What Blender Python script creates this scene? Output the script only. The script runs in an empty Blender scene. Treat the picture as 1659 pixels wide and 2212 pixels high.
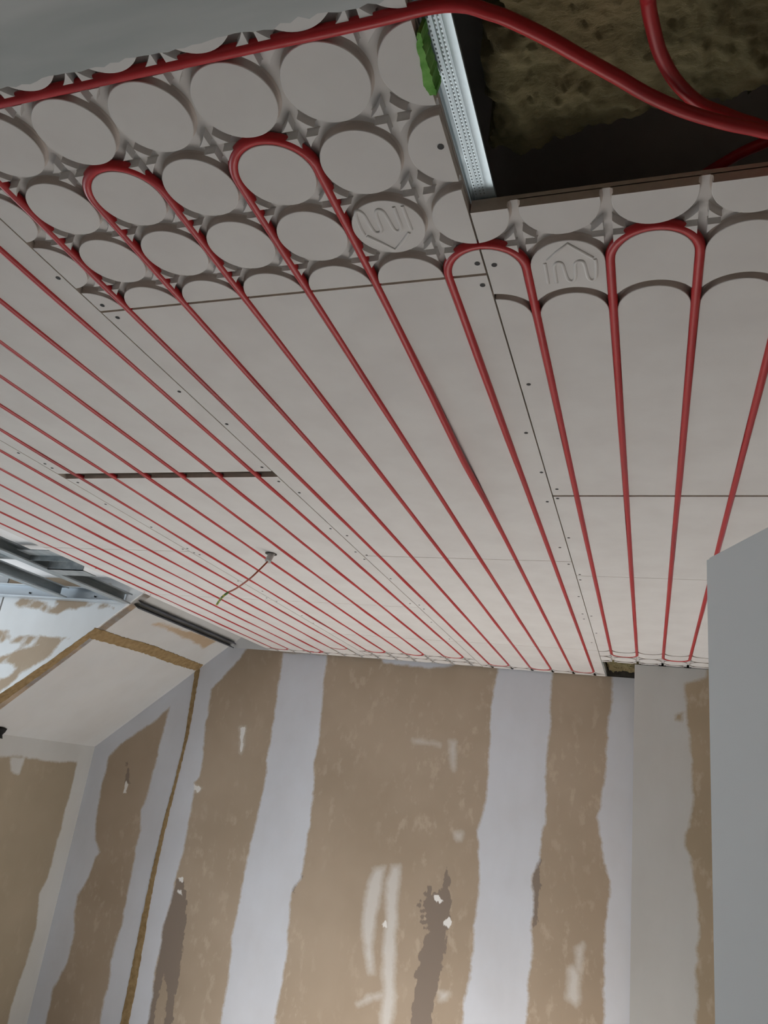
import bpy, bmesh, math, random, json
import numpy as np
from mathutils import Vector, Matrix
random.seed(7)
S = bpy.context.scene
COL = S.collection
# ---------------------------------------------------------------- frame of the room
# grid unit = 0.1 m (the spacing of the heating pipes); u = across the pipes, v = along them,
# z = height in grid units above the underside of the ceiling panels
G = 0.1
H = 2.45
FLOOR_Z = -24.5
def P(u, v, z=0.0): return Vector((u * G, v * G, H + z * G))
DATA = json.loads('''{"far":{"white":[[[-17.67,0.05],[-17.62,-1.26],[-17.48,-3.23],[-17.39,-4.62],[-17.5,-5.47],[-17.34,-6.65],[-17.25,-8.27],[-17.22,-9.16],[-17.25,-10.18],[-17.22,-11.04],[-17.66,-11.71],[-17.63,-12.39],[-17.49,-13.71],[-17.43,-14.43],[-17.45,-15.72],[-17.52,-16.79],[-17.49,-25.0],[-20.21,-25.0],[-20.24,-25.0],[-20.32,-16.41],[-20.28,-15.3],[-20.48,-14.22],[-20.4,-13.46],[-20.41,-12.07],[-20.4,-10.73],[-20.27,-9.5],[-20.2,-7.82],[-20.12,-6.47],[-20.19,-5.73],[-20.23,-3.66],[-20.28,-2.13],[-20.3,-0.35],[-20.33,-0.04]],[[-8.25,0.1],[-8.32,-0.68],[-8.46,-1.79],[-8.37,-4.3],[-8.36,-6.18],[-8.46,-6.8],[-8.63,-7.73],[-8.45,-8.96],[-8.37,-10.39],[-8.42,-11.59],[-8.44,-13.16],[-8.46,-13.77],[-8.63,-14.59],[-8.59,-25.0],[-5.9,-25.0],[-5.87,-14.3],[-5.93,-13.32],[-5.77,-12.42],[-5.9,-11.48],[-5.84,-10.56],[-5.96,-9.16],[-5.68,-8.6],[-5.69,-7.65],[-5.53,-6.87],[-5.53,-6.12],[-5.63,-5.12],[-5.52,-2.39],[-5.57,-0.72],[-5.53,0.19]],[[-2.69,0.4],[-2.66,-0.73],[-2.82,-2.13],[-2.86,-3.86],[-2.98,-4.88],[-3.11,-6.03],[-3.24,-6.42],[-3.07,-7.13],[-2.9,-8.05],[-2.62,-8.85],[-2.57,-9.2],[-2.72,-10.53],[-2.74,-12.4],[-2.68,-25.0],[-0.61,-25.0],[-0.67,0.56]],[[-22.25,0.63],[-23.41,-1.15],[-24.03,-1.88],[-24.46,-2.38],[-24.32,-3.69],[-24.38,-4.16],[-24.08,-6.04],[-24.09,-7.1],[-24.32,-7.39],[-24.21,-8.16],[-24.15,-9.69],[-24.17,-10.88],[-24.26,-11.79],[-24.29,-12.68],[-24.35,-13.65],[-24.45,-14.45],[-24.37,-15.9],[-24.39,-16.81],[-24.27,-17.75],[-24.08,-25.0],[-32.32,-25.0],[-32.2,-6.03],[-25.95,-0.7],[-23.89,0.79]],[[-14.56,0.43],[-14.39,-0.15],[-13.71,-0.22],[-12.96,-0.18],[-12.21,-0.23],[-11.12,-0.15],[-10.5,0.01],[-10.53,0.36]]],"notwhite":[[[-26.87,-3.6],[-26.9,-4.12],[-27.02,-5.63],[-27.0,-6.73],[-27.09,-7.46],[-27.13,-8.53],[-27.29,-9.17],[-27.03,-10.26],[-27.07,-11.12],[-27.04,-12.37],[-26.97,-13.76],[-26.96,-14.72],[-27.03,-15.36],[-27.11,-16.55],[-26.94,-17.44],[-27.0,-18.28],[-26.8,-25.0],[-29.79,-25.0],[-30.25,-18.29],[-29.68,-17.01],[-29.78,-15.36],[-30.0,-14.66],[-30.1,-13.85],[-29.65,-12.94],[-29.52,-11.9],[-29.22,-11.6],[-29.78,-11.08],[-30.14,-9.54],[-30.21,-8.19],[-30.14,-7.27],[-30.19,-6.71],[-29.67,-6.05],[-28.73,-5.25],[-27.58,-4.37]]],"tear":[[[-23.93,-12.06],[-23.64,-12.42],[-23.31,-13.32],[-23.12,-14.69],[-22.99,-16.18],[-23.05,-17.3],[-22.87,-17.99],[-22.97,-25.0],[-23.41,-17.44],[-23.86,-16.49],[-23.95,-17.47],[-23.77,-25.0],[-24.1,-25.0],[-24.38,-16.81],[-24.37,-15.9],[-24.45,-14.45],[-24.35,-13.65],[-24.35,-12.85],[-24.16,-12.18]],[[-9.99,-9.48],[-9.88,-9.87],[-9.76,-9.96],[-9.75,-10.39],[-9.61,-10.8],[-9.62,-11.23],[-9.53,-11.64],[-9.69,-12.08],[-9.68,-12.5],[-9.71,-13.05],[-9.79,-13.75],[-9.87,-14.57],[-10.02,-15.32],[-10.19,-25.0],[-11.04,-25.0],[-10.98,-15.25],[-10.86,-14.28],[-11.07,-14.19],[-10.81,-13.6],[-10.91,-13.47],[-10.8,-12.97],[-10.69,-12.54],[-10.51,-12.28],[-10.83,-12.2],[-10.61,-12.02],[-11.0,-11.97],[-10.69,-11.78],[-11.0,-11.73],[-10.69,-11.55],[-11.11,-11.52],[-10.85,-11.36],[-11.24,-11.3],[-10.95,-11.16],[-11.1,-11.08],[-10.79,-10.95],[-10.92,-10.72],[-10.76,-10.61],[-10.86,-10.31],[-10.68,-10.48],[-10.59,-10.73],[-10.46,-10.56],[-10.33,-10.63],[-10.24,-10.41],[-10.13,-10.51],[-10.08,-9.87]],[[-5.92,-8.49],[-5.64,-8.52],[-5.59,-9.46],[-5.68,-11.17],[-5.9,-11.34],[-5.88,-9.86],[-5.96,-9.08]],[[-17.34,-10.9],[-17.68,-11.64],[-17.56,-11.78],[-17.19,-10.95]],[[-28.92,-6.62],[-28.46,-7.62],[-28.36,-7.97],[-28.69,-8.01],[-28.79,-7.48]]],"scuff":[[[-13.58,-10.1],[-12.99,-9.93],[-13.05,-10.77],[-13.15,-11.95],[-13.18,-12.97],[-12.98,-14.4],[-13.22,-14.45],[-13.68,-13.05],[-13.83,-11.99],[-13.73,-10.87]],[[-12.66,-9.81],[-12.28,-9.75],[-12.16,-11.36],[-12.11,-12.78],[-11.81,-15.14],[-11.9,-25.0],[-12.09,-25.0],[-12.41,-14.91],[-12.63,-13.58],[-12.65,-12.16],[-12.86,-10.59]],[[-13.58,-15.75],[-13.09,-15.38],[-12.46,-15.12],[-11.83,-14.95],[-11.77,-15.13],[-12.36,-15.25],[-13.07,-15.55],[-13.53,-15.82]],[[-9.79,-14.55],[-9.4,-14.54],[-9.45,-14.82],[-9.76,-14.88]],[[-10.35,-3.79],[-10.09,-3.76],[-10.06,-4.57],[-10.07,-5.13],[-10.23,-4.59]],[[-12.29,-3.89],[-10.9,-3.95],[-10.89,-4.03],[-12.27,-4.01]],[[-9.73,-7.96],[-9.4,-7.91],[-9.37,-8.21],[-9.62,-8.24]],[[-4.18,-12.66],[-4.0,-12.5],[-3.74,-12.78],[-3.71,-13.62],[-3.84,-13.97],[-4.25,-13.72]],[[-3.89,-11.81],[-3.67,-11.57],[-3.67,-12.7],[-3.93,-12.62]],[[-22.16,-4.31],[-21.87,-4.28],[-21.81,-5.08],[-21.84,-5.53]],[[-24.33,-7.49],[-23.86,-7.65],[-23.98,-7.84],[-24.26,-7.78]]],"chip":[[[-22.16,-4.31],[-21.87,-4.28],[-21.81,-5.08],[-21.84,-5.53]],[[-24.33,-7.49],[-23.86,-7.65],[-23.98,-7.84],[-24.26,-7.78]],[[-28.67,-7.87],[-28.47,-7.99],[-28.44,-8.48],[-28.65,-8.46]],[[-10.44,-10.72],[-10.24,-10.69],[-10.05,-10.91],[-10.12,-11.04],[-10.42,-10.9]],[[-9.89,-11.7],[-9.66,-11.52],[-9.48,-11.7],[-9.62,-11.97],[-9.83,-11.86]],[[-12.79,-12.18],[-12.65,-12.16],[-12.59,-12.44],[-12.72,-12.46]],[[-24.13,-12.09],[-23.88,-12.06],[-23.83,-12.25],[-24.03,-12.28]],[[-24.08,-12.69],[-23.81,-12.65],[-23.76,-12.84],[-23.98,-12.87]]]},"col":{"white":[[[-2.56,0.26],[0.34,-0.05],[0.3,-0.71],[0.43,-1.55],[0.55,-2.8],[0.63,-4.15],[0.66,-5.07],[0.52,-6.12],[0.32,-6.6],[0.32,-6.98],[0.54,-7.32],[0.62,-8.11],[0.77,-8.93],[0.79,-9.99],[0.71,-11.16],[0.63,-25.0],[-2.23,-25.0]],[[-0.14,0.43],[1.22,0.53],[1.21,-0.31],[0.81,-0.52],[0.33,-0.63],[-0.15,-0.6]]],"notwhite":[[[-0.08,-1.95],[0.32,-1.85],[0.25,-2.2],[-0.01,-2.23]]],"tear":[],"scuff":[]},"cheek":{"brown":[[[-30.62,-0.36],[-30.08,0.14],[-29.51,0.05],[-28.29,-0.05],[-28.42,-0.23],[-28.08,-0.27],[-27.8,-0.14],[-28.05,0.19],[-26.86,0.25],[-26.74,0.14],[-26.46,0.13],[-26.26,0.2],[-26.03,0.06],[-25.64,0.1],[-25.88,-0.06],[-25.97,-0.14],[-26.37,-0.14],[-26.69,-0.27],[-27.19,-0.3],[-27.45,-0.46],[-27.7,-0.57],[-27.89,-0.54],[-28.17,-0.54],[-28.56,-0.48],[-28.99,-0.35],[-29.44,-0.3],[-30.09,-0.35]],[[-25.53,-0.25],[-25.35,0.02],[-24.96,0.06],[-24.55,-0.13],[-24.75,-0.06],[-25.13,-0.12]],[[-31.14,-1.57],[-30.29,-1.51],[-30.54,-1.74],[-30.39,-1.88],[-29.34,-1.76],[-28.44,-1.65],[-27.05,-1.67],[-26.64,-1.68],[-26.99,-1.85],[-27.09,-2.08],[-27.35,-2.38],[-27.46,-2.61],[-27.98,-2.94],[-28.56,-3.24],[-28.86,-3.44],[-29.07,-3.75],[-29.33,-4.05],[-29.97,-4.58],[-30.22,-3.95],[-29.51,-3.71],[-29.12,-3.24],[-29.4,-3.12],[-29.99,-3.05],[-30.54,-3.11],[-30.66,-2.8],[-29.94,-2.68],[-29.13,-2.32],[-28.25,-2.04],[-28.64,-1.99],[-30.16,-2.11],[-30.9,-2.18]],[[-33.27,1.58],[-30.21,1.44],[-25.05,1.0],[-24.96,0.71],[-32.86,0.54]]]},"slope":{"brown":[[[-24.26,23.58],[-24.08,23.83],[-23.97,24.75],[-23.96,25.92],[-23.85,26.93],[-23.79,28.19],[-23.81,29.19],[-24.41,28.96],[-24.25,27.55],[-24.27,26.43],[-24.22,25.22],[-24.22,24.09]]]},"knee":{"brown":[[[23.09,-7.37],[25.19,-7.22],[27.34,-7.29],[29.44,-7.21],[29.51,-8.64],[29.44,-10.58],[29.41,-11.86],[29.38,-13.12],[29.05,-13.92],[29.45,-15.57],[29.39,-16.98],[29.17,-18.25],[29.11,-19.14],[29.56,-25.0],[27.97,-25.0]]],"notbrown":[[[24.39,-7.28],[25.42,-7.21],[25.28,-8.05],[24.7,-7.91]]]},"trim_slope":[[-25.23,20.87],[-25.23,22.86],[-25.13,25.34],[-25.17,28.03],[-25.22,30.47],[-25.62,30.66],[-25.67,28.28],[-25.61,25.37],[-25.67,23.16],[-25.73,21.26]],"trim_cheek":[[-25.3,20.92],[-27.37,20.8],[-29.27,20.55],[-29.66,20.52],[-30.11,21.12],[-29.72,21.16],[-27.7,21.29],[-25.75,21.3]],"trim_wall":[[-25.72,-1.24],[-25.64,-2.49],[-25.46,-5.47],[-25.56,-7.64],[-25.71,-9.57],[-25.79,-12.1],[-25.8,-14.36],[-25.76,-17.06],[-25.76,-25.0],[-25.26,-25.0],[-25.32,-16.98],[-25.5,-13.51],[-25.53,-11.07],[-25.47,-8.85],[-25.36,-6.72],[-25.27,-4.9],[-25.37,-2.66],[-25.44,-1.22]],"screws":[[-3.08,-0.2],[-2.88,-0.14],[-3.1,0.23],[-2.86,2.79],[-3.14,4.48],[-3.09,-2.06],[-9.09,-0.82],[-8.85,-0.13],[-8.81,0.19],[-9.14,2.45],[-8.88,3.75],[-9.14,5.8],[-9.11,6.6],[-8.89,7.28],[-9.1,9.8],[-8.83,10.35],[-9.11,11.79],[-15.1,4.81],[-14.86,5.43],[-14.86,5.68],[-14.82,6.58],[-15.12,8.09],[-14.89,9.92],[-15.11,11.98],[-14.89,11.9],[-14.98,12.35],[-14.82,12.53],[-8.86,12.19],[-9.05,12.49],[-8.9,14.53],[-9.18,17.75],[-8.88,17.91],[-8.86,18.49],[-9.15,20.66],[-9.16,23.8],[-15.12,18.02],[-15.03,18.51],[-14.77,16.97],[-14.85,20.83],[-15.09,15.64],[-14.94,22.23],[-2.87,7.1],[-2.91,7.62],[-3.15,7.81],[-2.91,10.19],[-3.2,10.96],[-3.11,12.38],[-2.89,13.32],[-2.93,13.87],[-3.11,15.74],[-3.16,17.99],[-2.89,18.24],[-3.17,18.73],[-2.88,20.88],[-3.16,22.66],[-20.66,14.71],[-20.84,18.07],[-20.84,18.51],[-2.99,6.23]],"emblem":[[[-0.265,-0.075],[-0.27,0.319]],[[-0.166,0.323],[-0.164,0.145],[-0.161,0.016],[-0.141,-0.045],[-0.105,-0.071],[-0.067,-0.044],[-0.053,0.022],[-0.041,0.142],[-0.03,0.242],[-0.008,0.296],[0.028,0.312],[0.066,0.273],[0.083,0.15],[0.087,0.022],[0.105,-0.038],[0.146,-0.057],[0.187,-0.035],[0.204,0.051],[0.215,0.181],[0.225,0.27],[0.252,0.324],[0.289,0.329],[0.318,0.284],[0.332,0.156],[0.337,0.03],[0.329,-0.064]],[[-0.226,-0.121],[-0.098,-0.265],[0.034,-0.387],[0.166,-0.237],[0.305,-0.089]]],"cable":[[-12.06,12.2,0.0],[-12.05,12.06,-0.3],[-12.23,11.97,-0.6],[-12.57,12.1,-0.85],[-13.21,12.53,-1.05],[-13.59,12.72,-1.15],[-13.85,12.82,-1.3],[-14.13,13.04,-1.5]],"feed1":[[-2.84,-3.51,0.02],[-2.53,-3.51,-0.05],[-2.31,-3.43,-0.1],[-2.16,-3.35,-0.12],[-1.88,-3.14,-0.14],[-1.63,-2.91,-0.14],[-1.34,-2.63,-0.12],[-1.07,-2.36,-0.1],[-0.75,-2.1,-0.08],[-0.42,-1.88,-0.05],[-0.16,-1.71,0.0],[0.18,-1.53,0.05]],"feed2":[[-1.08,-3.49,-0.1],[-1.07,-3.22,-0.05],[-1.04,-2.98,0.0],[-0.97,-2.64,0.05],[-0.83,-2.28,0.1],[-0.62,-1.98,0.12],[-0.4,-1.8,0.14],[-0.15,-1.62,0.16],[0.2,-1.45,0.18]],"feed3":[[-0.87,-0.09,0.75],[-0.48,-0.45,0.7],[-0.13,-0.75,0.65],[0.12,-0.92,0.6],[0.35,-1.1,0.55]],"wool":[[-2.43,-2.77],[-2.63,-2.67],[-2.62,-2.44],[-2.73,-2.3],[-2.71,-2.13],[-2.71,-1.85],[-2.64,-1.64],[-2.84,-1.23],[-2.66,-1.14],[-2.54,-1.07],[-2.43,-1.05],[-2.24,-1.15],[-1.9,-1.25],[-1.6,-1.3],[-1.07,-1.39],[-0.36,-1.39],[0.32,-1.36]],"green":[[-2.98,-3.33],[-3.02,-3.23],[-3.04,-3.02],[-3.07,-2.8],[-3.04,-2.69],[-2.97,-2.68],[-2.97,-2.8],[-2.97,-3.0],[-2.97,-3.19],[-2.95,-3.32]],"part":[[-0.508,-0.039],[-0.071,-1.013],-3.733],"cam":{"f":1634.4764244744913,"pos":[-1.0167809520850422,-7.765664641929672,-6.221378934177263],"R":[0.9430641949084803,0.3078039408624659,0.12604228763060202],"U":[-0.007460983349663733,-0.35927628159428376,0.9332014183504227],"F":[-0.3325270786102627,0.8810092436934589,0.33652407717369]}}''')

# ---------------------------------------------------------------- camera
cd = DATA['cam']
cam = bpy.data.cameras.new('camera'); cam_o = bpy.data.objects.new('camera', cam); COL.objects.link(cam_o)
R, U, F = Vector(cd['R']), Vector(cd['U']), Vector(cd['F'])
M = Matrix((R, U, -F)).transposed().to_4x4()
M.translation = P(*cd['pos'])
cam_o.matrix_world = M
cam.sensor_fit = 'VERTICAL'; cam.sensor_height = 24.0
cam.lens = cd['f'] / 2212 * 24.0
cam.clip_start = 0.02; cam.clip_end = 60
S.camera = cam_o

# ---------------------------------------------------------------- light
S.view_settings.view_transform = 'Standard'; S.view_settings.look = 'None'
S.view_settings.gamma = 1; S.view_settings.exposure = 0.88
W = bpy.data.worlds.new('world'); S.world = W; W.use_nodes = True
bg = W.node_tree.nodes['Background']; bg.inputs[0].default_value = (0.80, 0.90, 1.0, 1); bg.inputs[1].default_value = 0.20
def area(name, loc, target, sx, sy, power, color):
    l = bpy.data.lights.new(name, 'AREA'); l.shape = 'RECTANGLE'; l.size = sx; l.size_y = sy
    l.energy = power; l.color = color
    o = bpy.data.objects.new(name, l); COL.objects.link(o)
    o.location = loc
    o.rotation_euler = (Vector(target) - Vector(loc)).to_track_quat('-Z', 'Y').to_euler()
    return o
# daylight: the dormer window on the left (sky light, and a sun beam through it that falls on the floor before the far wall)
# and an unseen fill lamp added low on the right, all out of frame
area('dormer_window_light', P(-41, 12, -9), P(-8, 24, -12), 1.2, 1.2, 14, (0.86, 0.95, 1.0))
area('added_right_fill', P(10.5, 8, -15), P(-12, 29, -9), 1.5, 1.9, 2.5, (1.0, 0.985, 0.96))
sl_ = bpy.data.lights.new('sun_beam', 'SPOT'); sl_.energy = 5200; sl_.color = (0.985, 0.985, 1.0)
sl_.spot_size = math.radians(26); sl_.spot_blend = .5; sl_.shadow_soft_size = .15
so_ = bpy.data.objects.new('sun_beam', sl_); COL.objects.link(so_); so_.location = P(-41, 13.5, -4)
so_.rotation_euler = (P(-8.5, 22.6, FLOOR_Z) - P(-41, 13.5, -4)).to_track_quat('-Z', 'Y').to_euler()

# ---------------------------------------------------------------- material helpers
def new_mat(name):
    m = bpy.data.materials.new(name); m.use_nodes = True
    nt = m.node_tree; b = nt.nodes['Principled BSDF']
    return m, nt, b
def N(nt, t, **kw):
    n = nt.nodes.new(t)
    for k, v in kw.items(): setattr(n, k, v)
    return n
def coord(nt):
    return N(nt, 'ShaderNodeTexCoord').outputs['Object']
def noise(nt, vec, scale, detail=4, rough=0.55, stretch=None):
    if stretch:
        mp = N(nt, 'ShaderNodeMapping'); mp.inputs['Scale'].default_value = stretch
        nt.links.new(vec, mp.inputs['Vector']); vec = mp.outputs[0]
    n = N(nt, 'ShaderNodeTexNoise'); n.inputs['Scale'].default_value = scale
    n.inputs['Detail'].default_value = detail; n.inputs['Roughness'].default_value = rough
    nt.links.new(vec, n.inputs['Vector'])
    return n.outputs['Fac']
def maprange(nt, val, a, b, c=0.0, d=1.0):
    n = N(nt, 'ShaderNodeMapRange'); n.clamp = True
    for i, x in zip((1, 2, 3, 4), (a, b, c, d)): n.inputs[i].default_value = x
    nt.links.new(val, n.inputs[0]); return n.outputs[0]
def math_(nt, op, a, b=None):
    n = N(nt, 'ShaderNodeMath', operation=op)
    for i, x in enumerate((a, b)):
        if x is None: continue
        if isinstance(x, (int, float)): n.inputs[i].default_value = x
        else: nt.links.new(x, n.inputs[i])
    return n.outputs[0]
def mix(nt, fac, a, b):
    n = N(nt, 'ShaderNodeMix', data_type='RGBA')
    for i, x in ((6, a), (7, b)):
        if isinstance(x, tuple): n.inputs[i].default_value = (*x, 1) if len(x) == 3 else x
        else: nt.links.new(x, n.inputs[i])
    if isinstance(fac, (int, float)): n.inputs[0].default_value = fac
    else: nt.links.new(fac, n.inputs[0])
    return n.outputs[2]
def bump(nt, b, h, strength, dist):
    n = N(nt, 'ShaderNodeBump'); n.inputs['Strength'].default_value = strength; n.inputs['Distance'].default_value = dist
    nt.links.new(h, n.inputs['Height']); nt.links.new(n.outputs[0], b.inputs['Normal'])
def mottled(name, c1, c2, scale, rough=0.85, bmp=0.0, stretch=None, metallic=0.0, lo=0.35, hi=0.65):
    m, nt, b = new_mat(name)
    f = noise(nt, coord(nt), scale, stretch=stretch)
    nt.links.new(mix(nt, maprange(nt, f, lo, hi), c1, c2), b.inputs['Base Color'])
    b.inputs['Roughness'].default_value = rough; b.inputs['Metallic'].default_value = metallic
    b.inputs['Specular IOR Level'].default_value = 0.3
    if bmp: bump(nt, b, f, bmp, 0.002)
    return m
M_face = mottled('gypsum_fibre', (0.62, 0.60, 0.585), (0.66, 0.645, 0.63), 9)
M_core = mottled('gypsum_fibre_edge', (0.56, 0.49, 0.43), (0.64, 0.565, 0.50), 60, 0.95, 0.3)
M_groove = mottled('gypsum_fibre_groove_wall', (0.50, 0.445, 0.405), (0.56, 0.50, 0.46), 30, 0.95, 0.2)
M_gap = mottled('painted_gap_shade', (0.05, 0.045, 0.04), (0.08, 0.07, 0.06), 40)  # near-black tone painted as the shade inside openings
M_screw = mottled('black_phosphate', (0.012, 0.012, 0.013), (0.03, 0.03, 0.03), 80, 0.6)
M_compound = mottled('joint_compound', (0.66, 0.67, 0.69), (0.72, 0.73, 0.74), 5)
M_white = mottled('white_board', (0.80, 0.80, 0.81), (0.86, 0.86, 0.86), 4)
M_sheet = mottled('plasterboard_shading_bands', (0.40, 0.43, 0.43), (0.58, 0.60, 0.60), 7, .85, 0, (.25, 1.6, 1))  # stretched bands of tone stand in for shading on the bent sheet
M_partition = mottled('primed_board', (0.86, 0.87, 0.87), (0.90, 0.91, 0.91), 2.5)
M_steel = mottled('galvanised_steel', (0.55, 0.66, 0.72), (0.62, 0.73, 0.79), 14, 0.5, 0.03, (1, .1, 1), 0.9)
M_track = mottled('zinc_track', (0.52, 0.56, 0.60), (0.62, 0.66, 0.70), 10, 0.5, 0.03, (.2, 1, 1), 0.7)
M_knurl = mottled('knurled_zinc', (0.22, 0.27, 0.30), (0.30, 0.36, 0.39), 20, 0.5)
M_steel2 = mottled('weathered_galvanised_steel', (0.30, 0.34, 0.36), (0.46, 0.50, 0.52), 30, 0.5, 0.05, (1, .2, 1), 0.6)
M_dim = mottled('bare_plasterboard', (0.26, 0.22, 0.17), (0.32, 0.27, 0.21), 3)
M_darksteel = mottled('dark_steel', (0.07, 0.075, 0.085), (0.16, 0.17, 0.19), 40, 0.5, 0, (1, .2, 1), 0.4)  # darker steel tone for the slope track
M_dark = mottled('dark_plenum', (0.40, 0.38, 0.37), (0.46, 0.44, 0.42), 6, 0.95)
M_wood = mottled('fibre_strip', (0.21, 0.14, 0.065), (0.33, 0.235, 0.12), 45, 0.95, 0.6, None, 0, .3, .7)
M_green = mottled('green_foam', (0.10, 0.30, 0.05), (0.22, 0.48, 0.12), 60, 0.8, 0.5)
M_black = mottled('black_gap_shade', (0.008, 0.008, 0.008), (0.02, 0.02, 0.02), 30, 0.9)  # painted darkness of the hole at the slope foot
M_sleeve = mottled('grey_conduit', (0.42, 0.42, 0.41), (0.52, 0.52, 0.50), 50, 0.5)
M_wire = mottled('brown_wire', (0.30, 0.06, 0.03), (0.40, 0.10, 0.04), 30, 0.45)
M_earth = mottled('yellow_green_wire', (0.45, 0.42, 0.03), (0.05, 0.14, 0.03), 130, 0.45, lo=.48, hi=.52)
M_floor = mottled('screed', (0.42, 0.40, 0.38), (0.50, 0.48, 0.45), 3, 0.9)
# red pipe: glossy plastic with faint dirty stretches and printed line
M_pipe, nt, b = new_mat('red_pipe')
c = coord(nt)
f = noise(nt, c, 2.2, 3, .6, (3, 1, 3))
nt.links.new(mix(nt, maprange(nt, f, .56, .74, 0, .55), (0.42, 0.018, 0.022), (0.12, 0.012, 0.018)), b.inputs['Base Color'])
b.inputs['Roughness'].default_value = 0.36; b.inputs['Specular IOR Level'].default_value = 0.38
# mineral wool
M_wool, nt, b = new_mat('mineral_wool')
c = coord(nt)
f = noise(nt, c, 16, 8, .7, (1, 2.2, 1)); g = noise(nt, c, 4, 3)
nt.links.new(mix(nt, maprange(nt, g, .4, .65), mix(nt, maprange(nt, f, .3, .7), (0.11, 0.10, 0.045), (0.25, 0.22, 0.115)), (0.24, 0.18, 0.09)), b.inputs['Base Color'])
b.inputs['Roughness'].default_value = 1; bump(nt, b, f, 1.0, 0.01)
# plasterboard walls: brown paper with compound, torn and scuffed areas held in mesh attributes (signed distances in grid units)
def board_mat(name, paper1, paper2, white, tear=(0.235, 0.19, 0.155), fleck=0.38):
    m, nt, b = new_mat(name); c = coord(nt)
    def att(n): a = N(nt, 'ShaderNodeAttribute'); a.attribute_name = n; return a.outputs['Fac']
    big = noise(nt, c, 2.2, 3); fine = noise(nt, c, 38, 6, .65)
    col = mix(nt, maprange(nt, big, .35, .65), paper1, paper2)
    sp = noise(nt, c, 15, 6, .66, (1.3, 1, .7))
    gate = noise(nt, c, 1.6, 2)
    fl = math_(nt, 'MULTIPLY', maprange(nt, sp, .54, .64, 0, fleck), maprange(nt, gate, .36, .52))
    col = mix(nt, fl, col, (0.56, 0.47, 0.37))
    edge = math_(nt, 'MULTIPLY', math_(nt, 'SUBTRACT', noise(nt, c, 13, 6, .72), .5), .42)
    edge2 = math_(nt, 'MULTIPLY', math_(nt, 'SUBTRACT', noise(nt, c, 45, 4, .6, (1, 1, .5)), .5), .5)
    sdt = math_(nt, 'ADD', att('tear'), math_(nt, 'MULTIPLY', edge2, 1.0))
    col = mix(nt, maprange(nt, sdt, .02, -.02), col, tear)
    sds = math_(nt, 'ADD', att('scuff'), math_(nt, 'MULTIPLY', edge, 1.1))
    col = mix(nt, maprange(nt, sds, .16, -.16, 0, .85), col, (0.62, 0.60, 0.57))
    sdc = math_(nt, 'ADD', att('chip'), math_(nt, 'MULTIPLY', edge2, .8))
    col = mix(nt, maprange(nt, sdc, .02, -.02), col, (0.78, 0.77, 0.75))
    sdw = math_(nt, 'ADD', att('white'), edge)
    thin = maprange(nt, noise(nt, c, 3.5, 4), .35, .65, .90, 1.0)
    wc = mix(nt, maprange(nt, noise(nt, c, 4.5, 4, .6, (1, 1, .4)), .35, .7), white, tuple(x * .93 for x in white))
    col = mix(nt, math_(nt, 'MULTIPLY', maprange(nt, sdw, .07, -.07), thin), col, wc)
    nt.links.new(col, b.inputs['Base Color']); b.inputs['Roughness'].default_value = .9; b.inputs['Specular IOR Level'].default_value = .2
    bump(nt, b, fine, .12, .002)
    return m
M_wall = board_mat('papered_plasterboard', (0.365, 0.29, 0.215), (0.415, 0.335, 0.255), (0.62, 0.645, 0.70))
M_pier = board_mat('pier_plasterboard', (0.36, 0.285, 0.195), (0.42, 0.33, 0.23), (0.57, 0.565, 0.545))
M_cheek = board_mat('cheek_plasterboard', (0.40, 0.30, 0.215), (0.46, 0.36, 0.265), (0.80, 0.81, 0.82), fleck=.2)
M_slope = board_mat('slope_plasterboard', (0.42, 0.32, 0.22), (0.50, 0.39, 0.28), (0.56, 0.57, 0.57), fleck=.3)
M_knee = board_mat('knee_plasterboard', (0.31, 0.26, 0.19), (0.35, 0.295, 0.22), (0.55, 0.56, 0.55), fleck=.1)

# ---------------------------------------------------------------- mesh helpers
def link(name, bm, mat, parent=None, smooth=None):
    me = bpy.data.meshes.new(name)
    bmesh.ops.recalc_face_normals(bm, faces=bm.faces[:])
    bm.to_mesh(me); bm.free()
    for m in (mat if isinstance(mat, (list, tuple)) else [mat]): me.materials.append(m)
    if smooth is not None:
        for p in me.polygons: p.use_smooth = True
        me.set_sharp_from_angle(angle=math.radians(smooth))
    o = bpy.data.objects.new(name, me); COL.objects.link(o)
    if parent: o.parent = parent
    return o
def tag(o, label=None, cat=None, group=None, kind=None):
    if label: o['label'] = label
    if cat: o['category'] = cat
    if group: o['group'] = group
    if kind: o['kind'] = kind
    return o
def empty(name, loc, label, cat, group=None):
    o = bpy.data.objects.new(name, None); COL.objects.link(o); o.location = loc; o.empty_display_size = .05
    return tag(o, label, cat, group)
def child(name, bm, mat, root, smooth=None):
    o = link(name, bm, mat, root, smooth)
    o.matrix_parent_inverse = Matrix.Translation(-root.location) if root.type == 'EMPTY' else Matrix.Identity(4)
    return o
def box(bm, a, b, mi=0):
    x0, x1 = sorted((a[0], b[0])); y0, y1 = sorted((a[1], b[1])); z0, z1 = sorted((a[2], b[2]))
    v = [bm.verts.new((x, y, z)) for x in (x0, x1) for y in (y0, y1) for z in (z0, z1)]
    for f in ((0, 1, 3, 2), (4, 6, 7, 5), (0, 4, 5, 1), (2, 3, 7, 6), (0, 2, 6, 4), (1, 5, 7, 3)):
        bm.faces.new([v[i] for i in f]).material_index = mi
def gbox(bm, a, b, mi=0): box(bm, P(*a), P(*b), mi)
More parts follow.
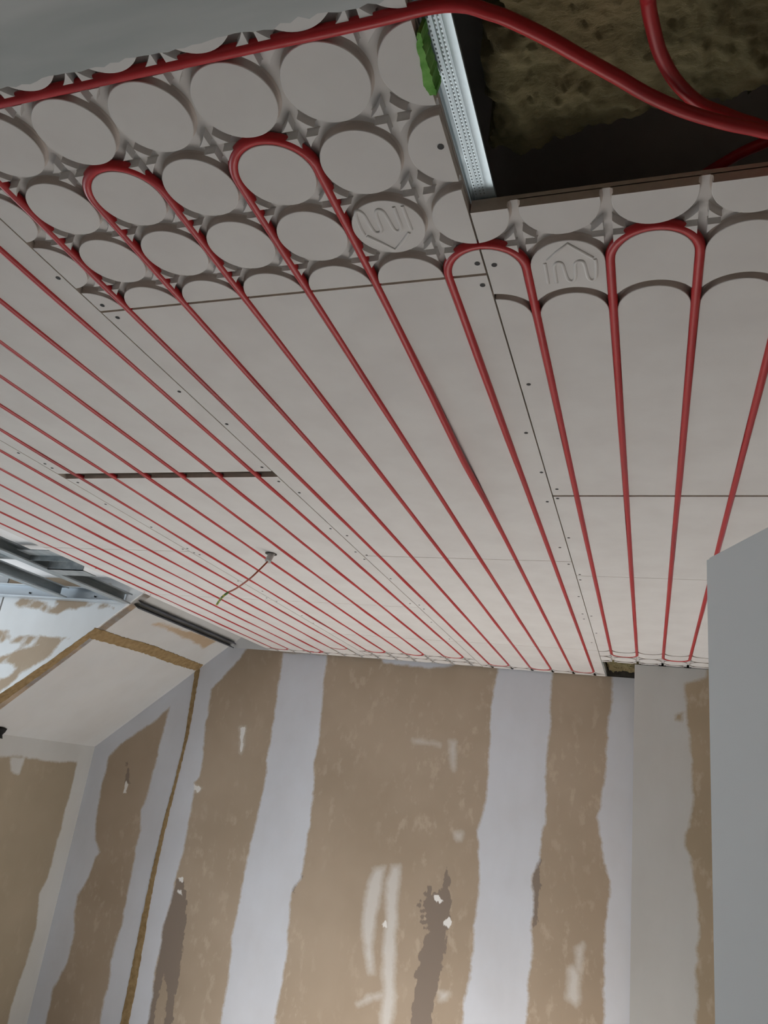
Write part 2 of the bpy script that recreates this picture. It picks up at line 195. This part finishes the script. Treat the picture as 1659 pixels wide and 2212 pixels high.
def prism(bm, ring_a, ring_b, mi=0):
    A = [bm.verts.new(p) for p in ring_a]; B = [bm.verts.new(p) for p in ring_b]; n = len(A)
    bm.faces.new(A).material_index = mi; bm.faces.new(B[::-1]).material_index = mi
    for i in range(n): bm.faces.new((A[i], B[i], B[(i + 1) % n], A[(i + 1) % n])).material_index = mi
def tube(bm, pts, r, n=12, flat=1.0):
    pts = [Vector(p) for p in pts]; rings = []
    up = Vector((0, 0, 1))
    for i, p in enumerate(pts):
        t = (pts[min(i + 1, len(pts) - 1)] - pts[max(i - 1, 0)]).normalized()
        if i == 0 and abs(t.dot(up)) > .95: up = Vector((1, 0, 0))
        s = t.cross(up)
        if s.length < 1e-6: s = t.cross(Vector((1, 0, 0)))
        s.normalize(); w = s.cross(t).normalized()
        if abs(t.dot(Vector((0, 0, 1)))) > .9: up = w
        rings.append([bm.verts.new(p + s * (r * math.cos(a)) + w * (r * flat * math.sin(a))) for a in (2 * math.pi * k / n for k in range(n))])
    for a, b in zip(rings, rings[1:]):
        for k in range(n): bm.faces.new((a[k], a[(k + 1) % n], b[(k + 1) % n], b[k]))
    bm.faces.new(rings[0][::-1]); bm.faces.new(rings[-1])
def spline(pts, k=8):
    pts = [Vector(p) for p in pts]; out = []
    for i in range(len(pts) - 1):
        p0, p1, p2, p3 = pts[max(i - 1, 0)], pts[i], pts[i + 1], pts[min(i + 2, len(pts) - 1)]
        for j in range(k):
            t = j / k
            out.append(.5 * (2 * p1 + (p2 - p0) * t + (2 * p0 - 5 * p1 + 4 * p2 - p3) * t * t + (3 * p1 - p0 - 3 * p2 + p3) * t ** 3))
    return out + [pts[-1]]
# signed distance of many points to a polygon (negative inside)
def sdf(polys, X, Y):
    best = np.full(X.shape, 9.0)
    for poly in polys:
        q = np.array(poly, float); d = np.full(X.shape, 1e9); ins = np.zeros(X.shape, bool)
        for (ax, ay), (bx, by) in zip(q, np.roll(q, -1, 0)):
            ex, ey = bx - ax, by - ay; L = ex * ex + ey * ey + 1e-12
            t = np.clip(((X - ax) * ex + (Y - ay) * ey) / L, 0, 1)
            d = np.minimum(d, (X - ax - t * ex) ** 2 + (Y - ay - t * ey) ** 2)
            c = ((ay > Y) != (by > Y)) & (X < (bx - ax) * (Y - ay) / (by - ay + 1e-12) + ax)
            ins ^= c
        d = np.sqrt(d); d[ins] *= -1
        best = np.minimum(best, d)
    return best
def wall_grid(name, mat, fn, a0, a1, b0, b1, step, attrs, thick):
    """wall of two skins: the visible one a fine grid fn(a, b); behind it a coarse back so that it has real thickness"""
    na, nb = int((a1 - a0) / step) + 1, int((b1 - b0) / step) + 1
    A, B = np.meshgrid(np.linspace(a0, a1, na), np.linspace(b0, b1, nb), indexing='ij')
    vs = [fn(a, b) for a, b in zip(A.ravel(), B.ravel())]
    nv = len(vs)
    fs = [(i * nb + j, (i + 1) * nb + j, (i + 1) * nb + j + 1, i * nb + j + 1) for i in range(na - 1) for j in range(nb - 1)]
    cor = [fn(a, b) + thick for a, b in ((a0, b0), (a1, b0), (a1, b1), (a0, b1))]
    vs += cor; k = nv
    e0, e1, e2, e3 = 0, (na - 1) * nb, (na - 1) * nb + nb - 1, nb - 1
    fs += [(k + 3, k + 2, k + 1, k), (e0, k, k + 1, e1), (e1, k + 1, k + 2, e2), (e2, k + 2, k + 3, e3), (e3, k + 3, k, e0)]
    me = bpy.data.meshes.new(name); me.from_pydata([tuple(v) for v in vs], [], fs)
    for n, vals in attrs(A, B).items():
        at = me.attributes.new(n, 'FLOAT', 'POINT'); at.data.foreach_set('value', np.concatenate([vals.ravel(), np.full(4, 9.0)]).astype(np.float32))
    me.materials.append(mat)
    o = bpy.data.objects.new(name, me); COL.objects.link(o); return tag(o, kind='structure')
def std_attrs(d):
    def f(A, B):
        w = sdf(d.get('white', []), A, B)
        if d.get('notwhite'): w = np.maximum(w, -sdf(d['notwhite'], A, B))
        if d.get('brown'): w = -sdf(d['brown'], A, B)
        if d.get('notbrown'): w = np.minimum(w, sdf(d['notbrown'], A, B))
        return {'white': w, 'tear': sdf(d.get('tear', []), A, B), 'scuff': sdf(d.get('scuff', []), A, B), 'chip': sdf(d.get('chip', []), A, B)}
    return f

# ---------------------------------------------------------------- room shell
SLOPE = lambda u: -1.25 + .85 * (u + 25.4)              # height of the roof slope
USL = lambda z: (z + 1.25) / .85 - 25.4
FL = -24.5
wall_grid('wall_far', M_wall, lambda a, b: P(a, 30.6, b), -31.35, -1.0, FLOOR_Z, .03, .055, std_attrs(DATA['far']), Vector((0, .1, 0)))
wall_grid('wall_far_right', M_pier, lambda a, b: P(a, 26.62, b), -1.62, 3.0, FLOOR_Z, -.02, .09, std_attrs(DATA['col']), Vector((0, .38, 0)))
wall_grid('ceiling_slope', M_slope, lambda a, b: P(a, b, SLOPE(a)), -31.3, -22.4, 21.05, 30.6, .1, std_attrs(DATA['slope']), Vector((-.06, 0, .08)))
wall_grid('wall_left_knee', M_knee, lambda a, b: P(-31.3, a, b), 21.0, 30.6, FLOOR_Z, SLOPE(-31.3), .1, std_attrs(DATA['knee']), Vector((-.1, 0, 0)))
# dormer cheek: board above the slope line, facing the camera
def cheek_pt(a, b):                                      # a runs along u, b 0..1 from the slope line up
    z0 = SLOPE(a)
    return P(a, 21.0, z0 + (1.6 - z0) * b)
def cheek_attr(A, B):
    Z = SLOPE(A) + (1.6 - SLOPE(A)) * B
    return std_attrs(DATA['cheek'])(A, Z)
wall_grid('wall_left_cheek', M_cheek, cheek_pt, -31.2, -22.3, 0.0, 1.0, .085 / 8.9 * 3 if False else .05, cheek_attr, Vector((0, .06, 0)))
bm = bmesh.new(); gbox(bm, (-38.5, 21.0, FL), (-31.3, 21.6, 1.6)); tag(link('wall_left_dormer', bm, M_compound), kind='structure')
bm = bmesh.new(); gbox(bm, (-31.4, 30.6, .03), (-9.2, 31.6, 1.6)); tag(link('wall_far_top', bm, M_compound), kind='structure')
bm = bmesh.new(); gbox(bm, (-9.2, 30.62, .03), (3, 31.6, 1.75)); gbox(bm, (-1.1, 26.7, .2), (3, 31.6, 1.75)); tag(link('wall_far_shade_box', bm, M_gap), kind='structure')  # near-black backing added so the far opening looks unlit inside
bm = bmesh.new(); gbox(bm, (11.5, -14, FL), (12, 32, 1.7)); tag(link('wall_right_side', bm, M_dim), kind='structure')
bm = bmesh.new(); gbox(bm, (-42, -14.5, FL), (12, -14, 1.7)); tag(link('wall_back', bm, M_dim), kind='structure')
bm = bmesh.new(); gbox(bm, (-43, -14, FL - .5), (14, 32, FL)); tag(link('floor', bm, M_floor), kind='structure')
# dormer roof (white board) and the dark deck above the suspended panels
bm = bmesh.new()
prism(bm, [P(-40, -2, 1.0), P(-21.6, -2, 1.3), P(-21.6, 21.0, 1.3), P(-40, 21.0, 1.0)], [P(-40, -2, 1.6), P(-21.6, -2, 1.6), P(-21.6, 21.0, 1.6), P(-40, 21.0, 1.6)])
tag(link('ceiling_dormer', bm, M_white), kind='structure')
bm = bmesh.new(); gbox(bm, (-23, -12, 1.75), (9, 31.5, 2.1)); tag(link('ceiling_deck', bm, M_dark), kind='structure')
# partition stub close to the camera
pa, pb, pz = DATA['part']
dv = (Vector(pb) - Vector(pa)).normalized(); nv = Vector((dv.y, -dv.x))
if nv.x < 0: nv = -nv
q0, q1 = Vector(pa), Vector(pa) + dv * 7.0
ring = [q0, q1, q1 + nv * .9, q0 + nv * .9]
bm = bmesh.new(); prism(bm, [P(p.x, p.y, FL) for p in ring], [P(p.x, p.y, pz) for p in ring])
bmesh.ops.bevel(bm, geom=[e for e in bm.edges], offset=.003, segments=2, affect='EDGES')
tag(link('wall_right', bm, M_partition), kind='structure')
# fibre strips in the joints of the slope
def strip(name, pts, place, off):
    rnd = random.Random(3); dense = []
    n = len(pts)
    for i in range(n):
        a, b = Vector(pts[i]), Vector(pts[(i + 1) % n]); k = max(1, int((b - a).length / .12))
        for j in range(k):
            p = a.lerp(b, j / k); dense.append((p.x + rnd.uniform(-.022, .022), p.y + rnd.uniform(-.022, .022)))
    bm = bmesh.new(); prism(bm, [place(*p) + off for p in dense], [place(*p) for p in dense])
    return tag(link(name, bm, M_wood), kind='structure')
sl = lambda u, v: P(u, v, SLOPE(u))
strip('trim_1', DATA['trim_slope'], sl, Vector((.002, 0, -.0024)))
strip('trim_2', DATA['trim_cheek'], sl, Vector((.002, 0, -.0024)))
strip('trim_3', DATA['trim_wall'], lambda u, z: P(u, 30.6, z), Vector((0, -.004, 0)))

# ---------------------------------------------------------------- heating panels
GW = .555                                               # half pitch minus groove: discs have radius 1-GW
R0 = 1 - GW
PROFILE = ((-.006, 0), (0, .006), (.001, .012), (-.011, .028), (-.011, .085), (-.004, .098), (.018, .108), (.018, .125))
PROFILE_BIT = ((-.002, 0), (0, .004), (0, .04), (.0, .07), (.0, .09), (.004, .108), (.004, .125))
def ring_disc(uc, vc, r):
    return [(uc + r * math.cos(a), vc + r * math.sin(a)) for a in (2 * math.pi * k / 56 for k in range(56))]
def ring_tongue(uc, near, far, r):
    """near/far: ('round', v) half disc, ('hollow', v) cut by the groove round the disc at v, ('flat', v)"""
    K = 20; pts = []
    kind, v = near
    if kind == 'round': pts += [(uc + r * math.cos(math.pi + math.pi * i / K), v + r * math.sin(math.pi + math.pi * i / K)) for i in range(K + 1)]
    elif kind == 'hollow':
        q = 1 - r
        for i in range(K + 1):
            x = -r + 2 * r * i / K; pts.append((uc + x, v + math.sqrt(max(q * q - x * x, 0))))
    else: pts += [(uc - r, v), (uc + r, v)]
    kind, v = far
    if kind == 'round': pts += [(uc + r * math.cos(math.pi * i / K), v + r * math.sin(math.pi * i / K)) for i in range(K + 1)]
    elif kind == 'hollow':
        q = 1 - r
        for i in range(K + 1):
            x = r - 2 * r * i / K; pts.append((uc + x, v - math.sqrt(max(q * q - x * x, 0))))
    else: pts += [(uc + r, v), (uc - r, v)]
    return pts
def ring_bit(uc, vc, sx, sy, d):
    """small four-way island left where the grooves cross (d > 0 widens it)"""
    lo = .050 - d; R_ = .548 - d
    def on(t): return .5 - math.sqrt(max(R_ * R_ - (.5 - t) ** 2, 0))
    hi = on(lo)
    pts = [(lo, lo)] + [(hi + (lo - hi) * i / 5, 0) for i in range(6)]
    pts = [(lo, lo)]
    for i in range(6):
        x = hi + (lo - hi) * i / 5; pts.append((x, on(x)))
    pts = [(uc + sx * a, vc + sy * b) for a, b in pts]
    return pts if sx * sy > 0 else pts[::-1]
def island(bm, fn, prof=None, side=2):
    rings = [[bm.verts.new(P(u, v, z)) for u, v in fn(dr)] for dr, z in prof or PROFILE]
    n = len(rings[0])
    bm.faces.new(rings[0][::-1]); bm.faces.new(rings[-1])
    for a, b in zip(rings, rings[1:]):
        for k in range(n): bm.faces.new((a[k], a[(k + 1) % n], b[(k + 1) % n], b[k])).material_index = 0 if a is rings[0] else side
SCREW = None
def screw_mesh():
    bm = bmesh.new()
    bmesh.ops.create_cone(bm, cap_ends=True, segments=14, radius1=.0036, radius2=.0024, depth=.0016)
    me = bpy.data.meshes.new('screw'); bm.to_mesh(me); bm.free(); me.materials.append(M_screw); return me
SCREW = screw_mesh()
PANELS = []
def panel(u0, u1, v0, v1, label, discs=(), tongues=None, zoff=0.0):
    """tongues: list of (near, far) shared by every column; discs: rows of round islands"""
    if tongues is None: tongues = [] if discs else [(('flat', v0 - .5), ('flat', v1 + .5))]
    bm = bmesh.new()
    c0, c1 = math.floor(u0), math.ceil(u1)
    for uc in range(c0, c1 + 1):
        for vc in discs: island(bm, lambda d, uc=uc, vc=vc: ring_disc(uc, vc, R0 + d))
        for near, far in tongues: island(bm, lambda d, uc=uc, near=near, far=far: ring_tongue(uc, near, far, R0 + d))
    rows = set()
    for vc in discs: rows |= {vc - .5, vc + .5}
    for vr in rows:
        for k in range(c0 - 1, c1 + 1):
            for sx in (-1, 1):
                for sy in (-1, 1): island(bm, lambda d, k=k, vr=vr, sx=sx, sy=sy: ring_bit(k + .5, vr, sx, sy, d), PROFILE_BIT, 0)
    for co, no in ((P(u0, 0), (-1, 0, 0)), (P(u1, 0), (1, 0, 0)), (P(0, v0), (0, -1, 0)), (P(0, v1), (0, 1, 0))):
        r = bmesh.ops.bisect_plane(bm, geom=bm.verts[:] + bm.edges[:] + bm.faces[:], plane_co=co, plane_no=no, clear_outer=True, dist=1e-7)
        ed = [g for g in r['geom_cut'] if isinstance(g, bmesh.types.BMEdge)]
        if ed: bmesh.ops.holes_fill(bm, edges=ed, sides=0)
    for f in bm.faces:
        n = f.normal
        ce = f.calc_center_median()
        if abs(n.z) < .2 and (abs(ce.x - u0 * G) < 1e-5 or abs(ce.x - u1 * G) < 1e-5 or abs(ce.y - v0 * G) < 1e-5 or abs(ce.y - v1 * G) < 1e-5): f.material_index = 1
    gbox(bm, (u0, v0, .112), (u1, v1, .18))
    for f in bm.faces:
        ce = f.calc_center_median()
        if ce.z > H + .0115 and len(f.verts) == 4 and abs(f.normal.z) < .2: f.material_index = 1
    root = tag(link('heating_board', bm, [M_face, M_core, M_groove], None, 35), label, 'ceiling panel', 'gypsum heating panels of the ceiling')
    PANELS.append((u0, u1, v0, v1, root))
    return root
e = .012
def near_disc_rows(last): return [last - i for i in range(0, 6)]
pA1 = panel(-9 + e, -3 - e, -5.6, .0, 'nearest head panel covered in round discs, beside the steel profile and mineral wool', discs=[-5, -4, -3, -2, -1, 0])
panel(-9 + e, -3 - e, .045, 12.13, 'long plain white panel straight below the disc-covered head panel, six red pipes along it')
panel(-9 + e, -3 - e, 12.155, 24.2, 'third panel of the middle strip, in front of the two wide white wall bands')
panel(-9 + e, -3 - e, 24.225, 30.5, 'end panel of the middle strip touching the far wall left of the small ceiling opening',
      discs=[30.45], tongues=[(('flat', 23), ('round', 29.45))])
panel(-15 + e, -9 - e, -6.0, 6.03, 'plain panel left of the disc-covered one, ending at the open slot')
panel(-15 + e, -9 - e, 6.34, 18.3, 'panel behind the open slot with the lamp cable hanging from it')
panel(-15 + e, -9 - e, 18.32, 24.27, 'short panel of the second strip beyond the hanging lamp cable')
panel(-15 + e, -9 - e, 24.3, 30.5, 'end panel of the second strip above the first wide white wall band',
      discs=[28.95, 29.95], tongues=[(('flat', 23), ('round', 27.95))])
panel(-21 + e, -15 - e, 0, 12.22, 'leftmost near panel beside the open metal framing of the dormer')
panel(-21 + e, -15 - e, 12.245, 18.33, 'leftmost middle panel between the metal framing and the lamp cable')
panel(-21 + e, -15 - e, 18.355, 30.4, 'leftmost far panel along the sloped roof up to the far wall',
      discs=[30.25], tongues=[(('flat', 18), ('round', 29.25))])
pR1 = panel(-3 + e, 3, -1.07, 7.44, 'right near panel with scalloped ends and an embossed house emblem under the insulation opening',
      discs=[-1], tongues=[(('round', 0), ('hollow', 1)), (('round', 1), ('flat', 9))])
panel(-3 + e, 3, 7.52, 13.45, 'right middle panel behind the dark open joint, its right side hidden by the near wall')
panel(-3 + e, 3, 13.47, 26.6, 'right far panel ending over the white pier and the small ceiling opening',
      discs=[25.85, 26.85], tongues=[(('flat', 12), ('round', 23.85)), (('hollow', 23.85), ('round', 24.85))])
for i, (u, v) in enumerate(DATA['screws']):
    for (u0, u1, v0, v1, root) in PANELS:
        if u0 - .05 <= u <= u1 + .05 and v0 - .1 <= v <= v1 + .1:
            uu = min(max(u, u0 + .07), u1 - .07); vv = min(max(v, v0 + .06), v1 - .06)
            o = bpy.data.objects.new('screw', SCREW); COL.objects.link(o); o.parent = root
            o.location = P(uu, vv, .0035)
            break
# embossed emblem: a pitched roof over a looping line
def emblem(root, uc, vc, sgn):
    bm = bmesh.new()
    for st in DATA['emblem']:
        pts = [P(uc + sgn * a, vc + sgn * b, .006) for a, b in st]
        if len(pts) > 5: pts = spline(pts, 3)
        tube(bm, pts, .0025, 8, .9)
    return link('emblem', bm, M_face, root, 60)
emblem(pR1, -2, 0, 1); emblem(pA1, -4, -1, -1)

# ---------------------------------------------------------------- red pipes
PZ, PR = .043, .062
def pipe_path():
    near = {7: -2, 5: -2, 3: 0, 1: 0, 9: -3, 11: -3, 13: -2, 15: 1.5, 17: 3.5, 19: 5}
    far = {20: 29.25, 18: 29.4, 16: 27.8, 14: 28.0, 12: 28.0, 10: 27.95, 8: 29.25, 6: 29.5, 4: 29.35, 2: 24.7, 0: 24.9}
    rnd = random.Random(5); pts = []
    ph = {k: (rnd.uniform(0, 6), rnd.uniform(0, 6), rnd.uniform(.5, 1)) for k in range(-1, 21)}
    def straight(k, va, vb):
        n = max(2, int(abs(vb - va) / .3))
        for i in range(n + 1):
            v = va + (vb - va) * i / n; a, b, m = ph[k]
            env = min(1, abs(v - va) / 1.5, abs(vb - v) / 1.5)
            sag = .012 * m * env * (math.sin(v * .8 + a) + .5 * math.sin(v * 1.9 + b))
            if k == 4: sag -= .11 * math.exp(-((v - 5.2) / 2.6) ** 2)
            if k == 3: sag -= .03 * math.exp(-((v - 4) / 3) ** 2)
            du = .010 * m * env * math.sin(v * .6 + b)
            if k == 8: du += 0
            pts.append(P(-(k + .5) + (du if abs(sag) > .05 else du * .4), v, PZ + sag - .012 * env))
    def arc(uc, vc, far_end, right_to_left=False):
        for i in range(1, 20):
            a = math.pi * i / 20; s = 1 if far_end else -1
            pts.append(P(uc - .5 * math.cos(a), vc + s * .5 * math.sin(a), PZ))
    # start at the left: run 20 forward, turn at the wall, come back on 19, and so on to the right
    k = 20; v = near[19]
    while k >= 0:
        straight(k, (near.get(k, near.get(k - 1, 0)) if k != 20 else 5), far[k])
        arc(-k, far[k], True)
        k -= 1
        if k < 0: straight(-1, far[0], 0.0); break
        straight(k, far[k + 1], near[k])
        arc(-k, near[k], False)
        k -= 1
    return pts
bm = bmesh.new(); tube(bm, pipe_path(), PR * G, 12)
tag(link('heating_pipe', bm, M_pipe, None, 60), 'long red heating pipe looping back and forth in the grooves of the white ceiling panels', 'pipe')
def feed(pts, label, grp):
    bm = bmesh.new(); tube(bm, [P(*p) for p in spline(pts, 8)], PR * G, 14)
    return tag(link('feed_pipe', bm, M_pipe, None, 60), label, 'pipe', grp)
fg = 'loose red feed pipes at the insulation opening'
feed([(-12, -3.5, PZ), (-9, -3.5, PZ), (-6, -3.5, PZ), (-4.5, -3.5, PZ - .01), (-3.4, -3.5, PZ - .02)] + DATA['feed1'][0:] + [(1.2, -1.3, .1), (3, -1.2, .2)],
     'red feed pipe leaving the disc panel over the steel profile and across the opening', fg)
feed([(-1.3, -5.5, .5), (-1.15, -4.4, .15)] + DATA['feed2'] + [(1.2, -1.35, .26), (3, -1.25, .3)],
     'red feed pipe curving over the mineral wool to join the longer feed pipe', fg)
feed([(-2.0, .6, .95), (-1.2, 0, .85)] + DATA['feed3'] + [(1.6, -1.35, .5), (3, -1.9, .5)],
     'dark shaded red pipe deep in the opening behind the panel edge', fg)

# ---------------------------------------------------------------- opening by the camera: profile, wool, foam, cover sheet
def channel(name, pts_section, axis_pts, mat, **kw): pass
root = empty('ceiling_profile', P(-3.05, -4.5, .2), 'bright galvanised steel ceiling profile with knurled face beside the mineral wool', 'metal profile')
bm = bmesh.new()
sec = [(-3.35, .47), (-3.35, .20)]
xs = [-3.35, -3.0, -2.985, -2.955, -2.945, -2.90, -2.893, -2.887, -2.88, -2.86, -2.853, -2.847, -2.84, -2.815, -2.808, -2.802, -2.795, -2.71]
zs = [.20, .20, .222, .222, .20, .20, .205, .205, .20, .20, .205, .205, .20, .20, .205, .205, .20, .20]
outer = [(-3.35, .47)] + list(zip(xs, zs)) + [(-2.712, .25)]
inner = [(-2.73, .25), (-2.73, .215), (-2.94, .215), (-2.95, .236), (-2.99, .236), (-3.0, .215), (-3.338, .215), (-3.338, .47)]
ring = outer + inner
prism(bm, [P(u, -9, z) for u, z in ring], [P(u, -1.0, z) for u, z in ring])
child('body', bm, M_steel, root, 40)
bm = bmesh.new()
rr = random.Random(2)
for col_ in (-2.925, -2.87, -2.83):
    for i in range(90):
        v = -1.15 - i * .045
        gbox(bm, (col_ - .007, v, .1985), (col_ + .007, v + .02, .2005))
child('knurling', bm, M_knurl, root)
# mineral wool slab with ragged rim: undulating underside, real thickness up to the deck
from mathutils import noise as mn
def wool_slab(poly, z0, step, u0, u1, v0, v1, ztop):
    U_, V_ = np.meshgrid(np.arange(u0, u1 + step, step), np.arange(v0, v1 + step, step), indexing='ij')
    d = sdf([poly], U_, V_)
    for idx in np.ndindex(d.shape): d[idx] += .07 * mn.noise(Vector((U_[idx] * 7, V_[idx] * 7, 3)))
    bm = bmesh.new(); lo = {}; up = {}
    ins = d < 0
    def vert(i, j):
        if (i, j) not in lo:
            u, v = U_[i, j], V_[i, j]; dd = -d[i, j]
            q = Vector((u * 3, v * 3, 1))
            z = z0 - .09 * min(1, dd / .25) + .10 * mn.noise(q) + .07 * mn.noise(q * 3.1) + .035 * mn.noise(q * 9) 
            if dd < .06: z += .06
            lo[i, j] = bm.verts.new(P(u, v, z)); up[i, j] = bm.verts.new(P(u, v, ztop))
        return lo[i, j], up[i, j]
    cells = {(i, j) for i in range(d.shape[0] - 1) for j in range(d.shape[1] - 1) if ins[i, j] and ins[i + 1, j] and ins[i, j + 1] and ins[i + 1, j + 1]}
    for i, j in cells:
        q = [vert(i, j), vert(i + 1, j), vert(i + 1, j + 1), vert(i, j + 1)]
        bm.faces.new([x[0] for x in q]); bm.faces.new([x[1] for x in q][::-1])
        for (di, dj), (m, n) in (((-1, 0), (3, 0)), ((1, 0), (1, 2)), ((0, -1), (0, 1)), ((0, 1), (2, 3))):
            if (i + di, j + dj) not in cells: bm.faces.new((q[m][0], q[n][0], q[n][1], q[m][1]))
    return bm
rr = random.Random(4)
bm = wool_slab(DATA['wool'] + [[3.2, -1.3], [3.2, -5.4], [-2.45, -5.4]], .74, .04, -3.0, 3.1, -5.3, -.9, 1.6)
tag(link('mineral_wool', bm, M_wool, None, 80), 'olive brown mineral wool batt in the ceiling opening behind the red pipes', 'insulation')
# green foam on the panel edge
bm = bmesh.new()
gp = []
for a, b_ in zip(DATA['green'], DATA['green'][1:] + DATA['green'][:1]):
    for i in range(5):
        p = Vector(a).lerp(Vector(b_), i / 5); gp.append((p.x + rr.uniform(-.008, .008), p.y + rr.uniform(-.008, .008)))
prism(bm, [P(x, y, -.02) for x, y in gp], [P(x + .03, y, .15) for x, y in gp])
tag(link('green_tape', bm, M_green, None), 'torn bright green strip stuck on the panel edge beside the steel profile', 'tape')
# plasterboard cover sheet over the near end of the discs
bm = bmesh.new()
edge = []
x = -13.0
while x < -2.95:
    y = -3.76 + .012 * math.sin(x * 7) + rr.uniform(-.012, .012) + (.0 if x < -4.2 else .02 * math.sin(x * 31))
    edge.append((x, y)); x += .09
edge += [(-2.98, -3.75), (-2.97, -4.4), (-2.99, -9), (-13, -9)]
prism(bm, [P(x, y, -.15) for x, y in edge], [P(x, y, -.025) for x, y in edge])
# its lighter and darker bands are shading painted into the colour
tag(link('plasterboard_sheet', bm, M_sheet, None), 'pale grey plasterboard cover sheet with rough edge at the top left over the discs', 'plasterboard')

# ---------------------------------------------------------------- lamp cable
ck = [Vector(P(*p)) for p in DATA['cable']]
root = empty('lamp_cable', ck[0], 'thin brown lamp cable hanging from a grey conduit out of the ceiling panel', 'cable')
bm = bmesh.new()
n = 24
for r0, r1, z0, z1 in ((.012, .0185, -.0015, -.0008),):
    A = [bm.verts.new(ck[0] + Vector((r1 * math.cos(2 * math.pi * i / n), r1 * math.sin(2 * math.pi * i / n), z1 + .0012))) for i in range(n)]
    B = [bm.verts.new(ck[0] + Vector((r1 * math.cos(2 * math.pi * i / n), r1 * math.sin(2 * math.pi * i / n), z0))) for i in range(n)]
    bm.faces.new(A); bm.faces.new(B[::-1])
    for i in range(n): bm.faces.new((A[i], A[(i + 1) % n], B[(i + 1) % n], B[i]))
h = child('hole_shade', bm, M_gap, root); h['label'] = 'dark disc painted as the shaded hole around the conduit'  # thin disc coloured dark as hole shade, panel itself stays uncut
bm = bmesh.new(); tube(bm, spline([ck[0] + Vector((.004, 0, .005)), ck[1]], 14), .0098, 16); child('conduit', bm, M_sleeve, root, 50)
bm = bmesh.new(); tube(bm, spline(ck[1:-2], 6), .0026, 8); child('wire', bm, M_wire, root, 60)
bm = bmesh.new(); tube(bm, spline(ck[-3:], 6), .0036, 8); t_ = child('wire_tip', bm, M_earth, root, 60); t_['label'] = 'yellow and green wire end'

# ---------------------------------------------------------------- metal framing of the dormer
def cprofile(name, a, b, web, flange, normal, label, grp, mat=M_steel2, screws=(), t=.018, lip=.06):
    """C profile from a to b (grid points); web: vector across the web, flange: vector along the flanges"""
    a, b, web, fl = Vector(a), Vector(b), Vector(web), Vector(flange)
    w_, f_ = web.normalized(), fl.normalized()
    sec = [Vector((0, 0, 0)) + fl, fl * 0, web, web + fl, web + fl - w_ * lip, web + fl - w_ * lip - f_ * t, web + fl - w_ * t - f_ * t,
           web - w_ * t + f_ * t, w_ * t + f_ * t, fl + w_ * t - f_ * t, fl + w_ * lip - f_ * t, fl + w_ * lip]
    bm = bmesh.new(); prism(bm, [P(*(a + s)) for s in sec], [P(*(b + s)) for s in sec])
    root = empty(name, P(*((a + b) / 2)), label, 'metal profile', grp)
    child('body', bm, mat, root)
    for s in screws:
        bm = bmesh.new(); tube(bm, [P(*(Vector(s))), P(*(Vector(s) + f_ * .06))], .004, 12); child('screw', bm, M_screw, root)
    return root
fg = 'galvanised framing profiles of the dormer'
cprofile('stud_profile', (-23.75, 3, .0), (-23.75, 20.5, .0), (0, 0, .46), (.45, 0, 0), None, 'long grey steel channel running beside the ceiling edge, ending at the cheek corner', fg)
cprofile('stud_profile', (-27.4, 5, .12), (-27.4, 20.5, .12), (0, 0, .5), (.45, 0, 0), None, 'second grey steel channel further left, ending on the wall channel', fg)
cprofile('track_profile', (-38, 20.96, .08), (-24.0, 20.96, .08), (0, 0, .62), (0, -.4, 0), None, 'bluish steel track screwed along the top of the torn white cheek', fg, M_track,
         screws=[(-29.6, 20.93, .35), (-25.7, 20.93, .35)])
cprofile('track_profile', (-23.75, 21.3, .18), (-23.75, 30.5, .18), (.12, 0, .26), (.30, 0, -.2), None, 'dark steel track on the roof slope between ceiling edge and white slope board', fg, M_darksteel)
cprofile('cross_profile', (-37, 15.4, .62), (-22.7, 15.7, .62), (0, .0, .3), (0, .4, 0), None, 'dark crossbar behind the steel channels at the left edge', fg, M_steel2)
bm = bmesh.new(); gbox(bm, (-23.3, 13.4, .24), (-20.9, 14.1, .27)); gbox(bm, (-23.3, 14.08, .05), (-20.9, 14.1, .27))
tag(link('bracket_plate', bm, M_steel2), 'flat grey steel bracket between panel edge and steel channel', 'bracket', 'flat steel brackets at the panel edge')
bm = bmesh.new(); gbox(bm, (-23.3, 15.1, .0), (-21.6, 15.14, .5)); gbox(bm, (-23.3, 15.1, .0), (-21.6, 15.9, .03))
tag(link('bracket_plate', bm, M_steel2), 'small upright steel bracket further along the channel', 'bracket', 'flat steel brackets at the panel edge')

# ---------------------------------------------------------------- opening at the far wall
bm = wool_slab([[-2.92, 26.6], [-1.15, 26.6], [-1.15, 30.1], [-2.0, 30.4], [-2.92, 30.5]], .34, .06, -3.0, -1.0, 26.5, 30.6, 1.2)
tag(link('mineral_wool', bm, M_wool), 'brown mineral wool inside the small ceiling opening by the far pier', 'insulation')
bm = bmesh.new(); gbox(bm, (-3.02, 26.4, .02), (-2.94, 30.55, .3))
tag(link('edge_profile', bm, M_steel2), 'grey metal edge on the left of the small far opening', 'metal profile')
# black lump added in place of the dark hole at the foot of the slope
bm = bmesh.new()
bmesh.ops.create_icosphere(bm, subdivisions=3, radius=1)
for v in bm.verts:
    k = 1 + .25 * math.sin(v.co.x * 5 + v.co.y * 7) + .2 * math.sin(v.co.z * 9)
    v.co = P(-31.05, 22.45, -6.15) + Vector((v.co.x * .022 * k, v.co.y * .07 * k, v.co.z * .045 * k))
tag(link('gap_shade_lump', bm, M_black, None, 80), 'small black lump added as the dark gap at the foot of the slope on the left edge', 'gap shade')
